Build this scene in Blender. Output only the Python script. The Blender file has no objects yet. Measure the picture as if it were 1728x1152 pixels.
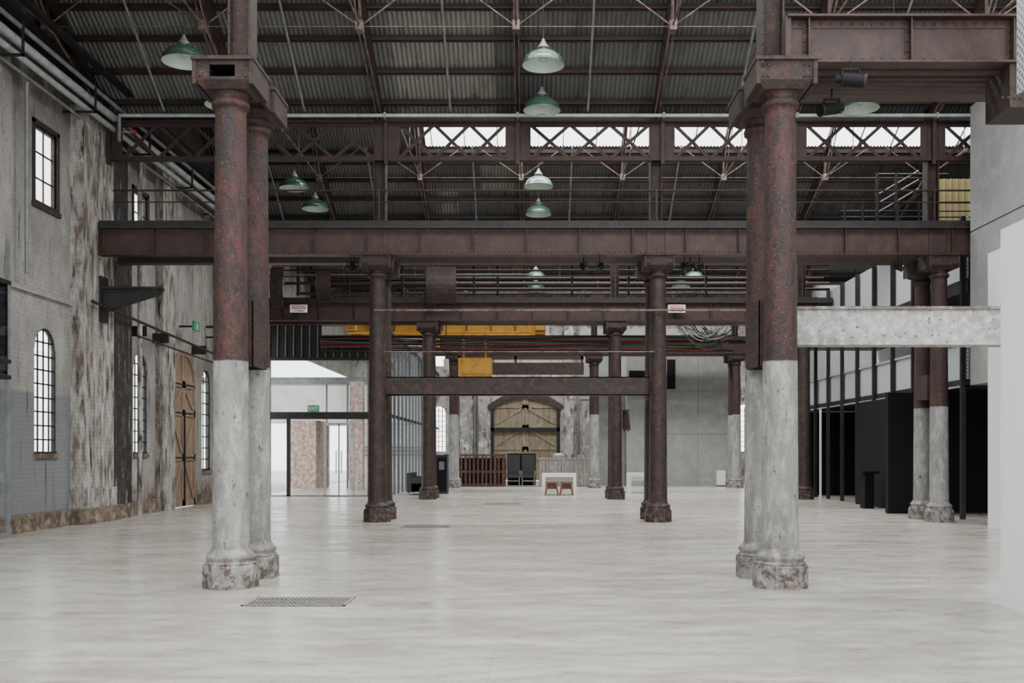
import bpy, bmesh, math, random
from mathutils import Vector, Matrix
random.seed(7)
F=1700.0; CX=895.0; CY=765.0; H=1.5
def X(u,Y): return (u-CX)*Y/F
def Z(v,Y): return H-(v-CY)*Y/F
scene=bpy.context.scene

# ------------------------------------------------------------ materials
def newmat(name):
    m=bpy.data.materials.new(name); m.use_nodes=True
    nt=m.node_tree; nt.nodes.clear()
    out=nt.nodes.new('ShaderNodeOutputMaterial'); b=nt.nodes.new('ShaderNodeBsdfPrincipled')
    nt.links.new(b.outputs[0],out.inputs[0]); return m,nt,b,out
def setin(nt,sock,val):
    if isinstance(val,bpy.types.NodeSocket): nt.links.new(val,sock)
    elif isinstance(val,tuple) and len(val)==3 and sock.type=='RGBA': sock.default_value=(*val,1)
    else: sock.default_value=val
def mix(nt,f,a,b):
    n=nt.nodes.new('ShaderNodeMix'); n.data_type='RGBA'
    setin(nt,n.inputs[0],f); setin(nt,n.inputs[6],a); setin(nt,n.inputs[7],b); return n.outputs[2]
def maprange(nt,v,a,b,c=0.0,d=1.0):
    n=nt.nodes.new('ShaderNodeMapRange'); n.clamp=True
    setin(nt,n.inputs[0],v); n.inputs[1].default_value=a; n.inputs[2].default_value=b
    n.inputs[3].default_value=c; n.inputs[4].default_value=d; return n.outputs[0]
def mth(nt,op,a,b=0.0):
    n=nt.nodes.new('ShaderNodeMath'); n.operation=op; setin(nt,n.inputs[0],a); setin(nt,n.inputs[1],b); return n.outputs[0]
def coordnode(nt): return nt.nodes.new('ShaderNodeTexCoord').outputs['Object']
def mapped(nt,co,s):
    n=nt.nodes.new('ShaderNodeMapping'); nt.links.new(co,n.inputs[0]); n.inputs['Scale'].default_value=s; return n.outputs[0]
def noise(nt,co,scale,stretch=(1,1,1),detail=6,rough=.6):
    n=nt.nodes.new('ShaderNodeTexNoise'); nt.links.new(mapped(nt,co,stretch),n.inputs['Vector'])
    n.inputs['Scale'].default_value=scale; n.inputs['Detail'].default_value=detail; n.inputs['Roughness'].default_value=rough
    return n.outputs[0]
def sepxyz(nt,co):
    n=nt.nodes.new('ShaderNodeSeparateXYZ'); nt.links.new(co,n.inputs[0]); return n.outputs
def stack(nt,co,base,layers):
    col=base; sp=None
    for L in layers:
        f=maprange(nt,noise(nt,co,L['s'],L.get('m',(1,1,1)),L.get('d',8),L.get('r',.68)),L['t']-L.get('w',.03),L['t']+L.get('w',.03))
        for (ax,a,b) in L.get('rng',[]):
            sp=sepxyz(nt,co)
            f=mth(nt,'MULTIPLY',f,maprange(nt,sp['XYZ'.index(ax)],a,b))
        if 'o' in L: f=mth(nt,'MULTIPLY',f,L['o'])
        col=mix(nt,f,col,L['c'])
    return col
def patchy(name,base,layers=(),rough=.75,metal=0.0,bump=.3,bs=25,brick=None,split=None,spec=.4):
    m,nt,b,out=newmat(name); co=coordnode(nt)
    col=stack(nt,co,base,layers)
    if split:
        z0,base2,lay2=split
        c2=stack(nt,co,base2,lay2)
        z=sepxyz(nt,co)[2]
        z=mth(nt,'ADD',z,mth(nt,'MULTIPLY',noise(nt,co,9),.04))
        col=mix(nt,maprange(nt,z,z0+.01,z0+.03),col,c2)
    h=noise(nt,co,bs,(1,1,1),8,.65)
    if brick:
        sp=sepxyz(nt,co); cb=nt.nodes.new('ShaderNodeCombineXYZ')
        nt.links.new(sp[1] if brick=='x' else sp[0],cb.inputs[0]); nt.links.new(sp[2],cb.inputs[1])
        bt=nt.nodes.new('ShaderNodeTexBrick'); nt.links.new(cb.outputs[0],bt.inputs[0])
        bt.inputs['Scale'].default_value=1.0; bt.inputs['Brick Width'].default_value=.24; bt.inputs['Row Height'].default_value=.085
        bt.inputs['Mortar Size'].default_value=.008; bt.inputs['Mortar Smooth'].default_value=.4
        bt.inputs['Color1'].default_value=(1,1,1,1); bt.inputs['Color2'].default_value=(.84,.84,.84,1); bt.inputs['Mortar'].default_value=(.7,.7,.7,1)
        mm=nt.nodes.new('ShaderNodeMix'); mm.data_type='RGBA'; mm.blend_type='MULTIPLY'; mm.inputs[0].default_value=.4
        nt.links.new(col,mm.inputs[6]); nt.links.new(bt.outputs[0],mm.inputs[7]); col=mm.outputs[2]
        h=mth(nt,'ADD',mth(nt,'MULTIPLY',h,.6),mth(nt,'MULTIPLY',bt.outputs['Fac'],-.8))
    setin(nt,b.inputs['Base Color'],col); b.inputs['Roughness'].default_value=rough; b.inputs['Metallic'].default_value=metal
    b.inputs['Specular IOR Level'].default_value=spec
    if bump>0:
        bn=nt.nodes.new('ShaderNodeBump'); bn.inputs['Strength'].default_value=bump; bn.inputs['Distance'].default_value=.02
        nt.links.new(h,bn.inputs['Height']); nt.links.new(bn.outputs[0],b.inputs['Normal'])
    return m
M={}
M['rust']=patchy('rusty_brown_iron',(.029,.020,.017),[dict(c=(.014,.012,.011),s=3,t=.52,w=.12),dict(c=(.048,.025,.018),s=9,t=.56,w=.08),dict(c=(.095,.08,.07),s=30,t=.64,w=.05)],.65,.0,.5,40,spec=.25)
REDL=[dict(c=(.017,.012,.011),s=3.0,t=.48,w=.12,m=(1,1,.3)),dict(c=(.060,.019,.015),s=5,t=.54,w=.10,m=(1,1,.35)),dict(c=(.012,.010,.009),s=18,t=.55,w=.07,m=(1,1,.6)),dict(c=(.10,.078,.067),s=45,t=.62,w=.06,o=.9)]
WHITEL=[dict(c=(.145,.145,.138),s=4,t=.51,w=.12,m=(1,1,.25)),dict(c=(.31,.31,.295),s=9,t=.56,w=.08,m=(1,1,.4)),dict(c=(.11,.095,.085),s=40,t=.60,w=.06,o=.7),dict(c=(.05,.034,.027),s=14,t=.635,w=.03,m=(1,1,.4)),dict(c=(.075,.052,.04),s=9,t=.52,w=.06,rng=[('Z',.55,.2)])]
M['col_split']=patchy('column_paint_two_tone',(.235,.235,.222),WHITEL,.6,0,.5,45,split=(2.53,(.038,.018,.015),REDL),spec=.3)
M['col_split_hi']=patchy('column_paint_two_tone_high',(.28,.28,.265),WHITEL,.6,0,.6,35,split=(3.2,(.042,.022,.018),REDL),spec=.3)
M['col_rust']=patchy('column_rust_paint',(.026,.016,.014),[dict(c=(.013,.011,.010),s=3,t=.5,w=.1),dict(c=(.050,.025,.019),s=7,t=.56,w=.08),dict(c=(.10,.085,.075),s=34,t=.64,w=.05),dict(c=(.09,.07,.055),s=10,t=.56,w=.06,rng=[('Z',.6,.2)])],.55,0,.5,40,spec=.3)
M['girder']=patchy('girder_brown_paint',(.036,.0195,.0155),[dict(c=(.022,.014,.012),s=1.2,t=.5,w=.15),dict(c=(.054,.027,.021),s=5,t=.57,w=.1),dict(c=(.085,.065,.055),s=24,t=.67,w=.04)],.5,0,.25,30,spec=.3)
M['dark']=patchy('dark_steel',(.010,.010,.011),[dict(c=(.02,.019,.018),s=4,t=.55,w=.1)],.5,0,.2,30,spec=.3)
M['roofsteel']=patchy('roof_steel_brown',(.026,.0165,.014),[dict(c=(.038,.023,.019),s=5,t=.52,w=.1)],.6,0,.2,30,spec=.25)
M['pink']=patchy('faded_primer_rod',(.15,.105,.09),[dict(c=(.05,.033,.028),s=5,t=.52,w=.08)],.6,0,.2,30)
M['galv']=patchy('galvanised_steel',(.36,.37,.37),[dict(c=(.25,.26,.27),s=4,t=.5,w=.1)],.4,.1,.1,30)
M['pipegrey']=patchy('grey_conduit',(.18,.19,.19),[dict(c=(.12,.125,.13),s=4,t=.5,w=.1)],.45,.1,.1,30)
M['whitebeam']=patchy('flaking_white_paint',(.28,.28,.272),[dict(c=(.14,.14,.137),s=2.6,t=.50,w=.14,m=(.5,1,1)),dict(c=(.38,.38,.37),s=9,t=.55,w=.08),dict(c=(.05,.036,.03),s=12,t=.615,w=.03),dict(c=(.06,.04,.033),s=3,t=.40,w=.1,rng=[('Z',3.14,3.19)])],.6,0,.4,30)
M['wall']=patchy('peeling_painted_brick',(.270,.264,.243),[
   dict(c=(.36,.355,.335),s=.9,t=.53,w=.12),
   dict(c=(.185,.178,.162),s=.8,t=.54,w=.14,m=(1,1,.5)),
   dict(c=(.16,.145,.125),s=9,t=.60,w=.07,o=.6),
   dict(c=(.165,.172,.18),s=.35,t=.30,w=.03,rng=[('Z',2.72,2.68),('Y',23.2,23.1)]),
   dict(c=(.13,.108,.088),s=5,t=.635,w=.05,m=(1,1,.22),o=.8),
   dict(c=(.125,.105,.087),s=6,t=.575,w=.06,m=(1,1,.2),rng=[('Y',23.5,25)],o=.8),
   dict(c=(.04,.034,.03),s=6,t=.64,w=.05,m=(1,1.4,.12)),
   dict(c=(.10,.068,.046),s=2.2,t=.50,w=.10,rng=[('Z',1.0,.4),('Y',23,24)]),
   dict(c=(.07,.06,.05),s=1.4,t=.47,w=.08,m=(1,1,.5),rng=[('Z',7.6,8.8)]),
   dict(c=(.03,.027,.024),s=1.4,t=.3,w=.1,rng=[('Z',8.9,9.3)])],.8,0,.5,12,brick='x')
M['pil']=patchy('peeling_pilaster_brick',(.28,.27,.247),[
   dict(c=(.40,.39,.365),s=4,t=.54,w=.06,m=(1,1,.5)),
   dict(c=(.12,.09,.07),s=6,t=.53,w=.07,m=(1,1,.22)),
   dict(c=(.025,.022,.02),s=8,t=.58,w=.05,m=(1,1,.18))],.8,0,.6,12,brick='x')
M['soot']=patchy('sooty_black_brick',(.013,.0125,.0125),[dict(c=(.20,.19,.18),s=8,t=.61,w=.04,m=(1,1,.18)),dict(c=(.05,.04,.033),s=3,t=.56,w=.05)],.7,0,.5,12,brick='x')
M['endwall']=patchy('peeling_end_brick',(.36,.35,.33),[dict(c=(.22,.21,.20),s=.9,t=.5,w=.1),dict(c=(.10,.075,.06),s=3,t=.57,w=.05,m=(1,1,.4)),dict(c=(.46,.45,.43),s=2.5,t=.58,w=.04)],.8,0,.4,12,brick='y')
M['plinth']=patchy('stone_plinth',(.16,.125,.085),[dict(c=(.06,.045,.034),s=3,t=.5,w=.08),dict(c=(.25,.215,.16),s=5,t=.58,w=.06)],.8,0,.5,12)
M['brickout']=patchy('old_red_brick',(.36,.22,.17),[dict(c=(.6,.52,.46),s=6,t=.52,w=.08)],.8,0,.4,12,brick='y')
M['brickoutx']=patchy('old_rendered_wall',(.62,.62,.60),[dict(c=(.5,.49,.47),s=1.5,t=.54,w=.1)],.8,0,.2,12)
M['conc']=patchy('grey_board_concrete',(.25,.255,.252),[dict(c=(.21,.215,.215),s=.6,t=.52,w=.15,m=(1,1,.5)),dict(c=(.295,.295,.29),s=2.4,t=.57,w=.1),dict(c=(.16,.16,.16),s=10,t=.66,w=.06,o=.4)],.75,0,.1,12)
M['black']=patchy('matt_black_panel_and_hole_shade',(.006,.006,.007),[],.6,0,.05,20,spec=.15)
M['white']=patchy('white_painted_panel',(.68,.69,.71),[],.55,0,.02,20)
M['whitelac']=patchy('white_table_laminate',(.80,.80,.78),[],.4,0,.0,20)
M['tan']=patchy('tan_timber',(.22,.155,.105),[dict(c=(.15,.10,.068),s=3,t=.55,w=.08,m=(1,4,.3)),dict(c=(.28,.205,.145),s=4,t=.6,w=.06)],.65,0,.25,20)
M['enddoor']=patchy('olive_brown_timber',(.21,.17,.115),[dict(c=(.13,.105,.075),s=3,t=.53,w=.08,m=(4,1,.3)),dict(c=(.28,.235,.165),s=4,t=.6,w=.06)],.65,0,.25,20)
M['darkwood']=patchy('dark_timber_frame',(.03,.022,.018),[dict(c=(.08,.06,.05),s=8,t=.6,w=.05)],.6,0,.2,20)
M['slat']=patchy('recycled_red_timber',(.13,.058,.035),[dict(c=(.06,.03,.02),s=4,t=.5,w=.1,m=(5,1,.4)),dict(c=(.2,.10,.065),s=5,t=.6,w=.05)],.6,0,.2,20)
M['greyboard']=patchy('weathered_white_board',(.33,.305,.285),[dict(c=(.20,.175,.16),s=3,t=.52,w=.06,m=(5,1,.3)),dict(c=(.45,.43,.41),s=5,t=.6,w=.05)],.7,0,.2,20)
M['stool']=patchy('orange_brown_stool',(.16,.055,.024),[dict(c=(.10,.033,.016),s=6,t=.5,w=.1)],.45,0,.05,20)
M['yellow']=patchy('crane_yellow_paint',(.42,.215,.025),[dict(c=(.24,.115,.02),s=3,t=.58,w=.1),dict(c=(.06,.04,.02),s=10,t=.66,w=.03)],.5,0,.2,20)
M['ochre']=patchy('ochre_painted_wall',(.20,.165,.07),[dict(c=(.15,.125,.055),s=.6,t=.5,w=.1)],.8,0,.1,20)
M['green']=patchy('green_enamel',(.026,.062,.046),[dict(c=(.045,.085,.068),s=5,t=.58,w=.1)],.15,0,.0,20,spec=.8)
M['enamelw']=patchy('white_enamel_inside',(.42,.50,.45),[],.3,0,.0,20)
M['lampcap']=patchy('lamp_cap_grey',(.16,.175,.165),[],.35,.2,.0,20)
M['red']=patchy('red_cable',(.26,.025,.018),[],.5,0,0,20)
M['blackcable']=patchy('black_cable',(.010,.010,.012),[],.5,0,0,20)
M['greencable']=patchy('green_cable',(.05,.14,.09),[],.5,0,0,20)
M['bluegrey']=patchy('blue_grey_mullion',(.13,.145,.165),[],.4,.1,0,20)
M['leather']=patchy('black_leather',(.010,.010,.011),[],.35,0,.1,60)
M['blueblk']=patchy('navy_fabric',(.02,.027,.04),[],.7,0,.1,60)
M['signw']=patchy('sign_white',(.7,.7,.67),[],.5,0,0,20)
M['signr']=patchy('sign_red',(.3,.02,.02),[],.5,0,0,20)
M['signk']=patchy('sign_black_ink',(.02,.02,.02),[],.5,0,0,20)
M['signg']=patchy('sign_green',(.03,.22,.10),[],.5,0,0,20)
M['grate']=patchy('iron_grate',(.27,.26,.24),[dict(c=(.19,.18,.165),s=6,t=.5,w=.1)],.5,.1,.1,30)
M['paving']=patchy('exterior_paving',(.55,.54,.52),[dict(c=(.45,.44,.42),s=1,t=.5,w=.1)],.8,0,.1,10)
def roofmat():
    m,nt,b,out=newmat('corrugated_iron'); co=coordnode(nt); sp=sepxyz(nt,co)
    cb=nt.nodes.new('ShaderNodeCombineXYZ')
    nt.links.new(mth(nt,'FLOOR',mth(nt,'MULTIPLY',sp[0],1/.78)),cb.inputs[0])
    nt.links.new(mth(nt,'FLOOR',mth(nt,'MULTIPLY',sp[1],1/1.35)),cb.inputs[1])
    wn=nt.nodes.new('ShaderNodeTexWhiteNoise'); nt.links.new(cb.outputs[0],wn.inputs[0])
    base=mix(nt,wn.outputs[0],(.118,.121,.118),(.155,.158,.152))
    old=mix(nt,maprange(nt,wn.outputs[0],.5,.6),base,(.25,.24,.215))
    inx=mth(nt,'MULTIPLY',maprange(nt,sp[0],-3.0,-2.9),maprange(nt,sp[0],.1,0.0))
    col=mix(nt,inx,base,old)
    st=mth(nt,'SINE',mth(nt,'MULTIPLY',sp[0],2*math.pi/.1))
    col=mix(nt,maprange(nt,st,.1,-.9,0,.6),col,(.034,.034,.033))  # troughs darkened in step with the waves: groove shade put into the colour
    col=stack(nt,co,col,[dict(c=(.045,.041,.037),s=2.5,t=.63,w=.1,m=(2,.4,.4)),dict(c=(.06,.045,.033),s=6,t=.69,w=.05,m=(2,.4,.4))])
    nt.links.new(col,b.inputs['Base Color']); b.inputs['Roughness'].default_value=.5; b.inputs['Metallic'].default_value=.1
    return m
M['roof']=roofmat()
def floormat():
    m,nt,b,out=newmat('polished_concrete_floor'); co=coordnode(nt)
    col=stack(nt,co,(.325,.309,.268),[
      dict(c=(.405,.392,.352),s=.35,t=.5,w=.1,m=(.6,1.4,1)),
      dict(c=(.225,.203,.165),s=.8,t=.56,w=.12,m=(.6,1.5,1),o=.65),
      dict(c=(.47,.46,.425),s=2.2,t=.56,w=.08,m=(.6,1.4,1),o=.7),
      dict(c=(.18,.16,.128),s=4.5,t=.585,w=.08,m=(.6,1.4,1),o=.6),
      dict(c=(.16,.145,.12),s=55,t=.58,w=.05,o=.6),
      dict(c=(.58,.57,.54),s=80,t=.59,w=.05,o=.45)])
    sp=sepxyz(nt,co)
    jx=mth(nt,'ABSOLUTE',mth(nt,'SUBTRACT',mth(nt,'FRACT',mth(nt,'MULTIPLY',mth(nt,'ADD',sp[0],3.37+3.09*4),1/3.09)),.5))
    jy=mth(nt,'ABSOLUTE',mth(nt,'SUBTRACT',mth(nt,'FRACT',mth(nt,'MULTIPLY',sp[1],1/3.63)),.5))
    j=mth(nt,'MAXIMUM',maprange(nt,jx,.4985,.4995),maprange(nt,jy,.4985,.4995))
    col=mix(nt,mth(nt,'MULTIPLY',j,.4),col,(.16,.145,.12))
    nt.links.new(col,b.inputs['Base Color'])
    r=maprange(nt,noise(nt,co,1.3,(.5,1.5,1)),.35,.65,.19,.36); nt.links.new(r,b.inputs['Roughness'])
    b.inputs['Specular IOR Level'].default_value=.6
    bn=nt.nodes.new('ShaderNodeBump'); bn.inputs['Strength'].default_value=.05; bn.inputs['Distance'].default_value=.01
    nt.links.new(noise(nt,co,6,(.6,1.5,1)),bn.inputs['Height']); nt.links.new(bn.outputs[0],b.inputs['Normal'])
    return m
M['floor']=floormat()
def perfmat():
    m,nt,b,out=newmat('perforated_white_metal'); co=coordnode(nt); sp=sepxyz(nt,co)
    a=mth(nt,'MULTIPLY',mth(nt,'SINE',mth(nt,'MULTIPLY',sp[1],70)),mth(nt,'SINE',mth(nt,'MULTIPLY',sp[2],70)))
    col=mix(nt,maprange(nt,a,.15,.4),(.42,.44,.455),(.12,.13,.14)); nt.links.new(col,b.inputs['Base Color']); b.inputs['Roughness'].default_value=.5
    return m
M['perf']=perfmat()
def glassmat(name,tint=(.95,.97,.97),refl=.08):
    m,nt,b,out=newmat(name); nt.nodes.remove(b)
    t=nt.nodes.new('ShaderNodeBsdfTransparent'); t.inputs[0].default_value=(*tint,1)
    g=nt.nodes.new('ShaderNodeBsdfGlossy'); g.inputs['Roughness'].default_value=.02
    mx=nt.nodes.new('ShaderNodeMixShader'); mx.inputs[0].default_value=refl
    nt.links.new(t.outputs[0],mx.inputs[1]); nt.links.new(g.outputs[0],mx.inputs[2]); nt.links.new(mx.outputs[0],out.inputs[0]); return m
M['glass']=glassmat('clear_glass')
M['tglass']=glassmat('tinted_glass',(.25,.28,.3),.12)

# ------------------------------------------------------------ mesh builder
class B:
    def __init__(s,name): s.name=name; s.v=[]; s.f=[]; s.m=[]; s.sm=[]; s.mats=[]
    def mi(s,k):
        if k not in s.mats: s.mats.append(k)
        return s.mats.index(k)
    def add(s,vs,fs,k,smooth=False):
        o=len(s.v); s.v.extend([tuple(p) for p in vs]); i=s.mi(k)
        for f in fs: s.f.append(tuple(o+q for q in f)); s.m.append(i); s.sm.append(smooth)
    def hexa(s,p,k): s.add(p,[(3,2,1,0),(4,5,6,7),(0,1,5,4),(1,2,6,5),(2,3,7,6),(3,0,4,7)],k)
    def box(s,x0,x1,y0,y1,z0,z1,k):
        x0,x1=sorted((x0,x1)); y0,y1=sorted((y0,y1)); z0,z1=sorted((z0,z1))
        s.hexa([(x0,y0,z0),(x1,y0,z0),(x1,y1,z0),(x0,y1,z0),(x0,y0,z1),(x1,y0,z1),(x1,y1,z1),(x0,y1,z1)],k)
    def taper(s,cx,cy,z0,z1,a0,b0,a1,b1,k):
        s.hexa([(cx-a0,cy-b0,z0),(cx+a0,cy-b0,z0),(cx+a0,cy+b0,z0),(cx-a0,cy+b0,z0),(cx-a1,cy-b1,z1),(cx+a1,cy-b1,z1),(cx+a1,cy+b1,z1),(cx-a1,cy+b1,z1)],k)
    def lathe(s,cx,cy,prof,seg,k,smooth=True,rot=0,cap=True):
        vs=[];fs=[]
        for r,z in prof:
            for i in range(seg):
                a=rot+2*math.pi*i/seg; vs.append((cx+r*math.cos(a),cy+r*math.sin(a),z))
        for j in range(len(prof)-1):
            for i in range(seg):
                i2=(i+1)%seg; fs.append((j*seg+i,j*seg+i2,(j+1)*seg+i2,(j+1)*seg+i))
        s.add(vs,fs,k,smooth)
        if cap:
            s.add(vs[:seg],[tuple(range(seg-1,-1,-1))],k); s.add(vs[-seg:],[tuple(range(seg))],k)
    def frame(s,d):
        d=d.normalized(); up=Vector((0,0,1)) if abs(d.z)<.95 else Vector((0,1,0))
        a=d.cross(up).normalized(); return d,a,d.cross(a).normalized()
    def rod(s,p0,p1,r,k,seg=8):
        p0=Vector(p0);p1=Vector(p1); d,a,b=s.frame(p1-p0); vs=[]
        for p in (p0,p1):
            for i in range(seg):
                t=2*math.pi*i/seg; vs.append(p+a*(r*math.cos(t))+b*(r*math.sin(t)))
        s.add(vs,[(i,(i+1)%seg,seg+(i+1)%seg,seg+i) for i in range(seg)],k,True)
        s.add(vs[:seg],[tuple(range(seg))],k); s.add(vs[seg:],[tuple(range(seg-1,-1,-1))],k)
    def path(s,pts,r,k,seg=6):
        for i in range(len(pts)-1): s.rod(pts[i],pts[i+1],r,k,seg)
    def bar(s,p0,p1,w,h,k,up=None):
        p0=Vector(p0);p1=Vector(p1); d=(p1-p0).normalized(); u=Vector(up) if up else (Vector((0,0,1)) if abs(d.z)<.95 else Vector((0,1,0)))
        a=d.cross(u).normalized(); b=a.cross(d).normalized(); a*=w/2; b*=h/2
        s.hexa([p0-a-b,p0+a-b,p0+a+b,p0-a+b,p1-a-b,p1+a-b,p1+a+b,p1-a+b],k)
    def rivet(s,p,n,r,k):
        p=Vector(p); n,a,b=s.frame(Vector(n)); vs=[]
        for (rr,hh) in ((1,0),(.75,.5)):
            for i in range(6):
                t=math.pi*i/3; vs.append(p+a*(r*rr*math.cos(t))+b*(r*rr*math.sin(t))+n*(hh*r))
        vs.append(p+n*(.75*r))
        fs=[(i,(i+1)%6,6+(i+1)%6,6+i) for i in range(6)]+[(6+i,6+(i+1)%6,12) for i in range(6)]
        s.add(vs,fs,k,True)
    def done(s,parent=None):
        me=bpy.data.meshes.new(s.name); me.from_pydata(s.v,[],s.f)
        for k in s.mats: me.materials.append(M[k])
        me.polygons.foreach_set('material_index',s.m); me.polygons.foreach_set('use_smooth',s.sm); me.update()
        bm=bmesh.new(); bm.from_mesh(me); bmesh.ops.recalc_face_normals(bm,faces=bm.faces); bm.to_mesh(me); bm.free()
        ob=bpy.data.objects.new(s.name,me); scene.collection.objects.link(ob)
        if parent: ob.parent=parent
        return ob
def empty(name):
    e=bpy.data.objects.new(name,None); scene.collection.objects.link(e); return e
def text(name,body,size,loc,rot,mat,parent,ext=.003):
    c=bpy.data.curves.new(name,'FONT'); c.body=body; c.size=size; c.align_x='CENTER'; c.align_y='CENTER'; c.extrude=ext
    o=bpy.data.objects.new(name,c); o.location=loc; o.rotation_euler=rot; c.materials.append(M[mat]); scene.collection.objects.link(o); o.parent=parent; return o

ROWS=[11.8,22.65,33.55,44.45,55.3]
CXS=[-3.37,2.81,9.0]
WX=-9.75
# ------------------------------------------------------------ room shell
b=B('floor'); b.box(-9.75,15,-3,55.3,-.2,0,'floor'); b.done()
b=B('exterior_ground'); b.box(-40,-9.75,-10,90,-.25,-.02,'paving'); b.box(-9.75,-5,55.9,90,-.25,-.02,'paving'); b.done()

def archz(a,a0,a1,sp,rise,seg=False):
    u=(a-(a0+a1)/2)/((a1-a0)/2); u=max(-1,min(1,u))
    return sp+rise*((1-u*u) if seg else math.sqrt(max(0,1-u*u)))
def wallopen(b,axis,f0,f1,a0,a1,z0,z1,ops,k):
    def hx(A0,A1,zb0,zb1,zt):
        if axis=='x': P=[(f0,A0,zb0),(f1,A0,zb0),(f1,A1,zb1),(f0,A1,zb1),(f0,A0,zt),(f1,A0,zt),(f1,A1,zt),(f0,A1,zt)]
        else: P=[(A0,f0,zb0),(A1,f0,zb1),(A1,f1,zb1),(A0,f1,zb0),(A0,f0,zt),(A1,f0,zt),(A1,f1,zt),(A0,f1,zt)]
        b.hexa(P,k)
    cur=a0
    for (o0,o1),lst in sorted(ops.items()):
        hx(cur,o0,z0,z0,z1)
        lst=sorted(lst)
        if lst[0][0]>z0: hx(o0,o1,z0,z0,lst[0][0])
        for i,(zb,sp,rise,seg) in enumerate(lst):
            top=lst[i+1][0] if i+1<len(lst) else z1
            if rise==0: hx(o0,o1,sp,sp,top)
            else:
                n=16
                for j in range(n):
                    A0=o0+(o1-o0)*j/n; A1=o0+(o1-o0)*(j+1)/n
                    hx(A0,A1,archz(A0,o0,o1,sp,rise,seg),archz(A1,o0,o1,sp,rise,seg),top)
        cur=o1
    hx(cur,a1,z0,z0,z1)

W1=(19.8,20.72); W2=(24.74,25.62); W3=(27.35,29.3); W0=(14.9,15.8)
b=B('wall_left')
wallopen(b,'x',WX-.12,WX,-3,33.2,0,12.4,{W0:[(1.5,3.55,.46,False),(6.45,8.0,0,False)],W1:[(1.5,3.55,.46,False),(6.45,8.0,0,False)],W2:[(1.5,3.55,.46,False),(6.45,8.0,0,False)],W3:[(0,3.45,.95,False)],(29.9,30.7):[(1.0,3.6,.4,False)]},'wall')
b.box(WX,WX+.08,16,21.3,4.62,4.72,'wall')
b.box(WX-.12,WX,33.2,55.3,5.6,12.4,'wall')
b.done()
b=B('pilaster'); b.box(WX,WX+.28,21.35,22.9,0,8.9,'pil'); b.box(WX,WX+.34,21.3,22.95,0,.75,'pil'); b.done()
b=B('pilaster'); b.box(WX,WX+.22,22.9,24.1,0,6.0,'soot'); b.box(WX,WX+.12,22.9,24.1,6,9.3,'soot'); b.done()
b=B('pilaster'); b.box(WX,WX+.2,26.2,27.1,0,9.2,'pil'); b.done()
b=B('pilaster'); b.box(WX,WX+.3,31.2,33.2,0,9.2,'soot'); b.done()
b=B('pilaster'); b.box(WX,WX+.12,17.6,18.7,4.7,9.2,'wall'); b.done()
b=B('baseboard_left')
for (a0,a1) in ((-3,21.2),(21.2,23.0),(23.0,24.2),(24.2,27.2),(29.45,33.2)):
    dx=.42 if a0==21.2 else (.32 if a0==23.0 else .14)
    y=a0
    while y<a1-.01:
        y2=min(a1,y+random.uniform(.9,1.4)); b.box(WX,WX+dx+random.uniform(-.01,.01),y+.005,y2-.005,0,.33,'plinth'); y=y2
b.done()

def side_window(n,Y0,Y1,zb,sp,rise,cols,rows,k,fw):
    b=B('window_%d'%n); x=WX-.05
    b.box(x-.03,x+.03,Y0,Y0+fw,zb,sp,k); b.box(x-.03,x+.03,Y1-fw,Y1,zb,sp,k); b.box(x-.04,x+.06,Y0,Y1,zb,zb+fw,k)
    if rise==0: b.box(x-.03,x+.03,Y0,Y1,sp-fw,sp,k)
    else:
        N=14
        for j in range(N):
            A0=Y0+(Y1-Y0)*j/N;A1=Y0+(Y1-Y0)*(j+1)/N
            b.bar((x,A0,archz(A0,Y0,Y1,sp,rise)-fw/2),(x,A1,archz(A1,Y0,Y1,sp,rise)-fw/2),.05,fw,k,up=(0,0,1))
    for i in range(1,cols):
        y=Y0+(Y1-Y0)*i/cols; b.box(x-.012,x+.012,y-.015,y+.015,zb,archz(y,Y0,Y1,sp,rise) if rise else sp,k)
    zt=sp+rise
    for i in range(1,rows):
        z=zb+(zt-zb)*i/rows
        hw=(Y1-Y0)/2
        if z>sp and rise>0: hw*=math.sqrt(max(0,1-((z-sp)/rise)**2))
        m=(Y0+Y1)/2; b.box(x-.012,x+.012,m-hw,m+hw,z-.015,z+.015,k)
    b.box(x-.004,x-.002,Y0,Y1,zb,sp,'glass')
    if rise: 
        b.box(WX-.1,WX+.05,Y0-.03,Y1+.03,zb-.1,zb,'plinth')
    else:
        for (a,c) in ((Y0-.09,Y0),(Y1,Y1+.09)): b.box(WX-.1,WX+.03,a,c,zb-.1,sp+.08,k)
        b.box(WX-.1,WX+.05,Y0-.12,Y1+.12,zb-.1,zb,k); b.box(WX-.1,WX+.03,Y0-.09,Y1+.09,sp,sp+.09,k)
    b.done()
n=1
for w in (W0,W1,W2):
    side_window(n,w[0],w[1],1.5,3.55,.46,4,9,'dark',.04); n+=1
    side_window(n,w[0],w[1],6.45,8.0,0,2,3,'darkwood',.06); n+=1
side_window(n,29.9,30.7,1.0,3.6,.4,3,9,'dark',.05); n+=1

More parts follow.
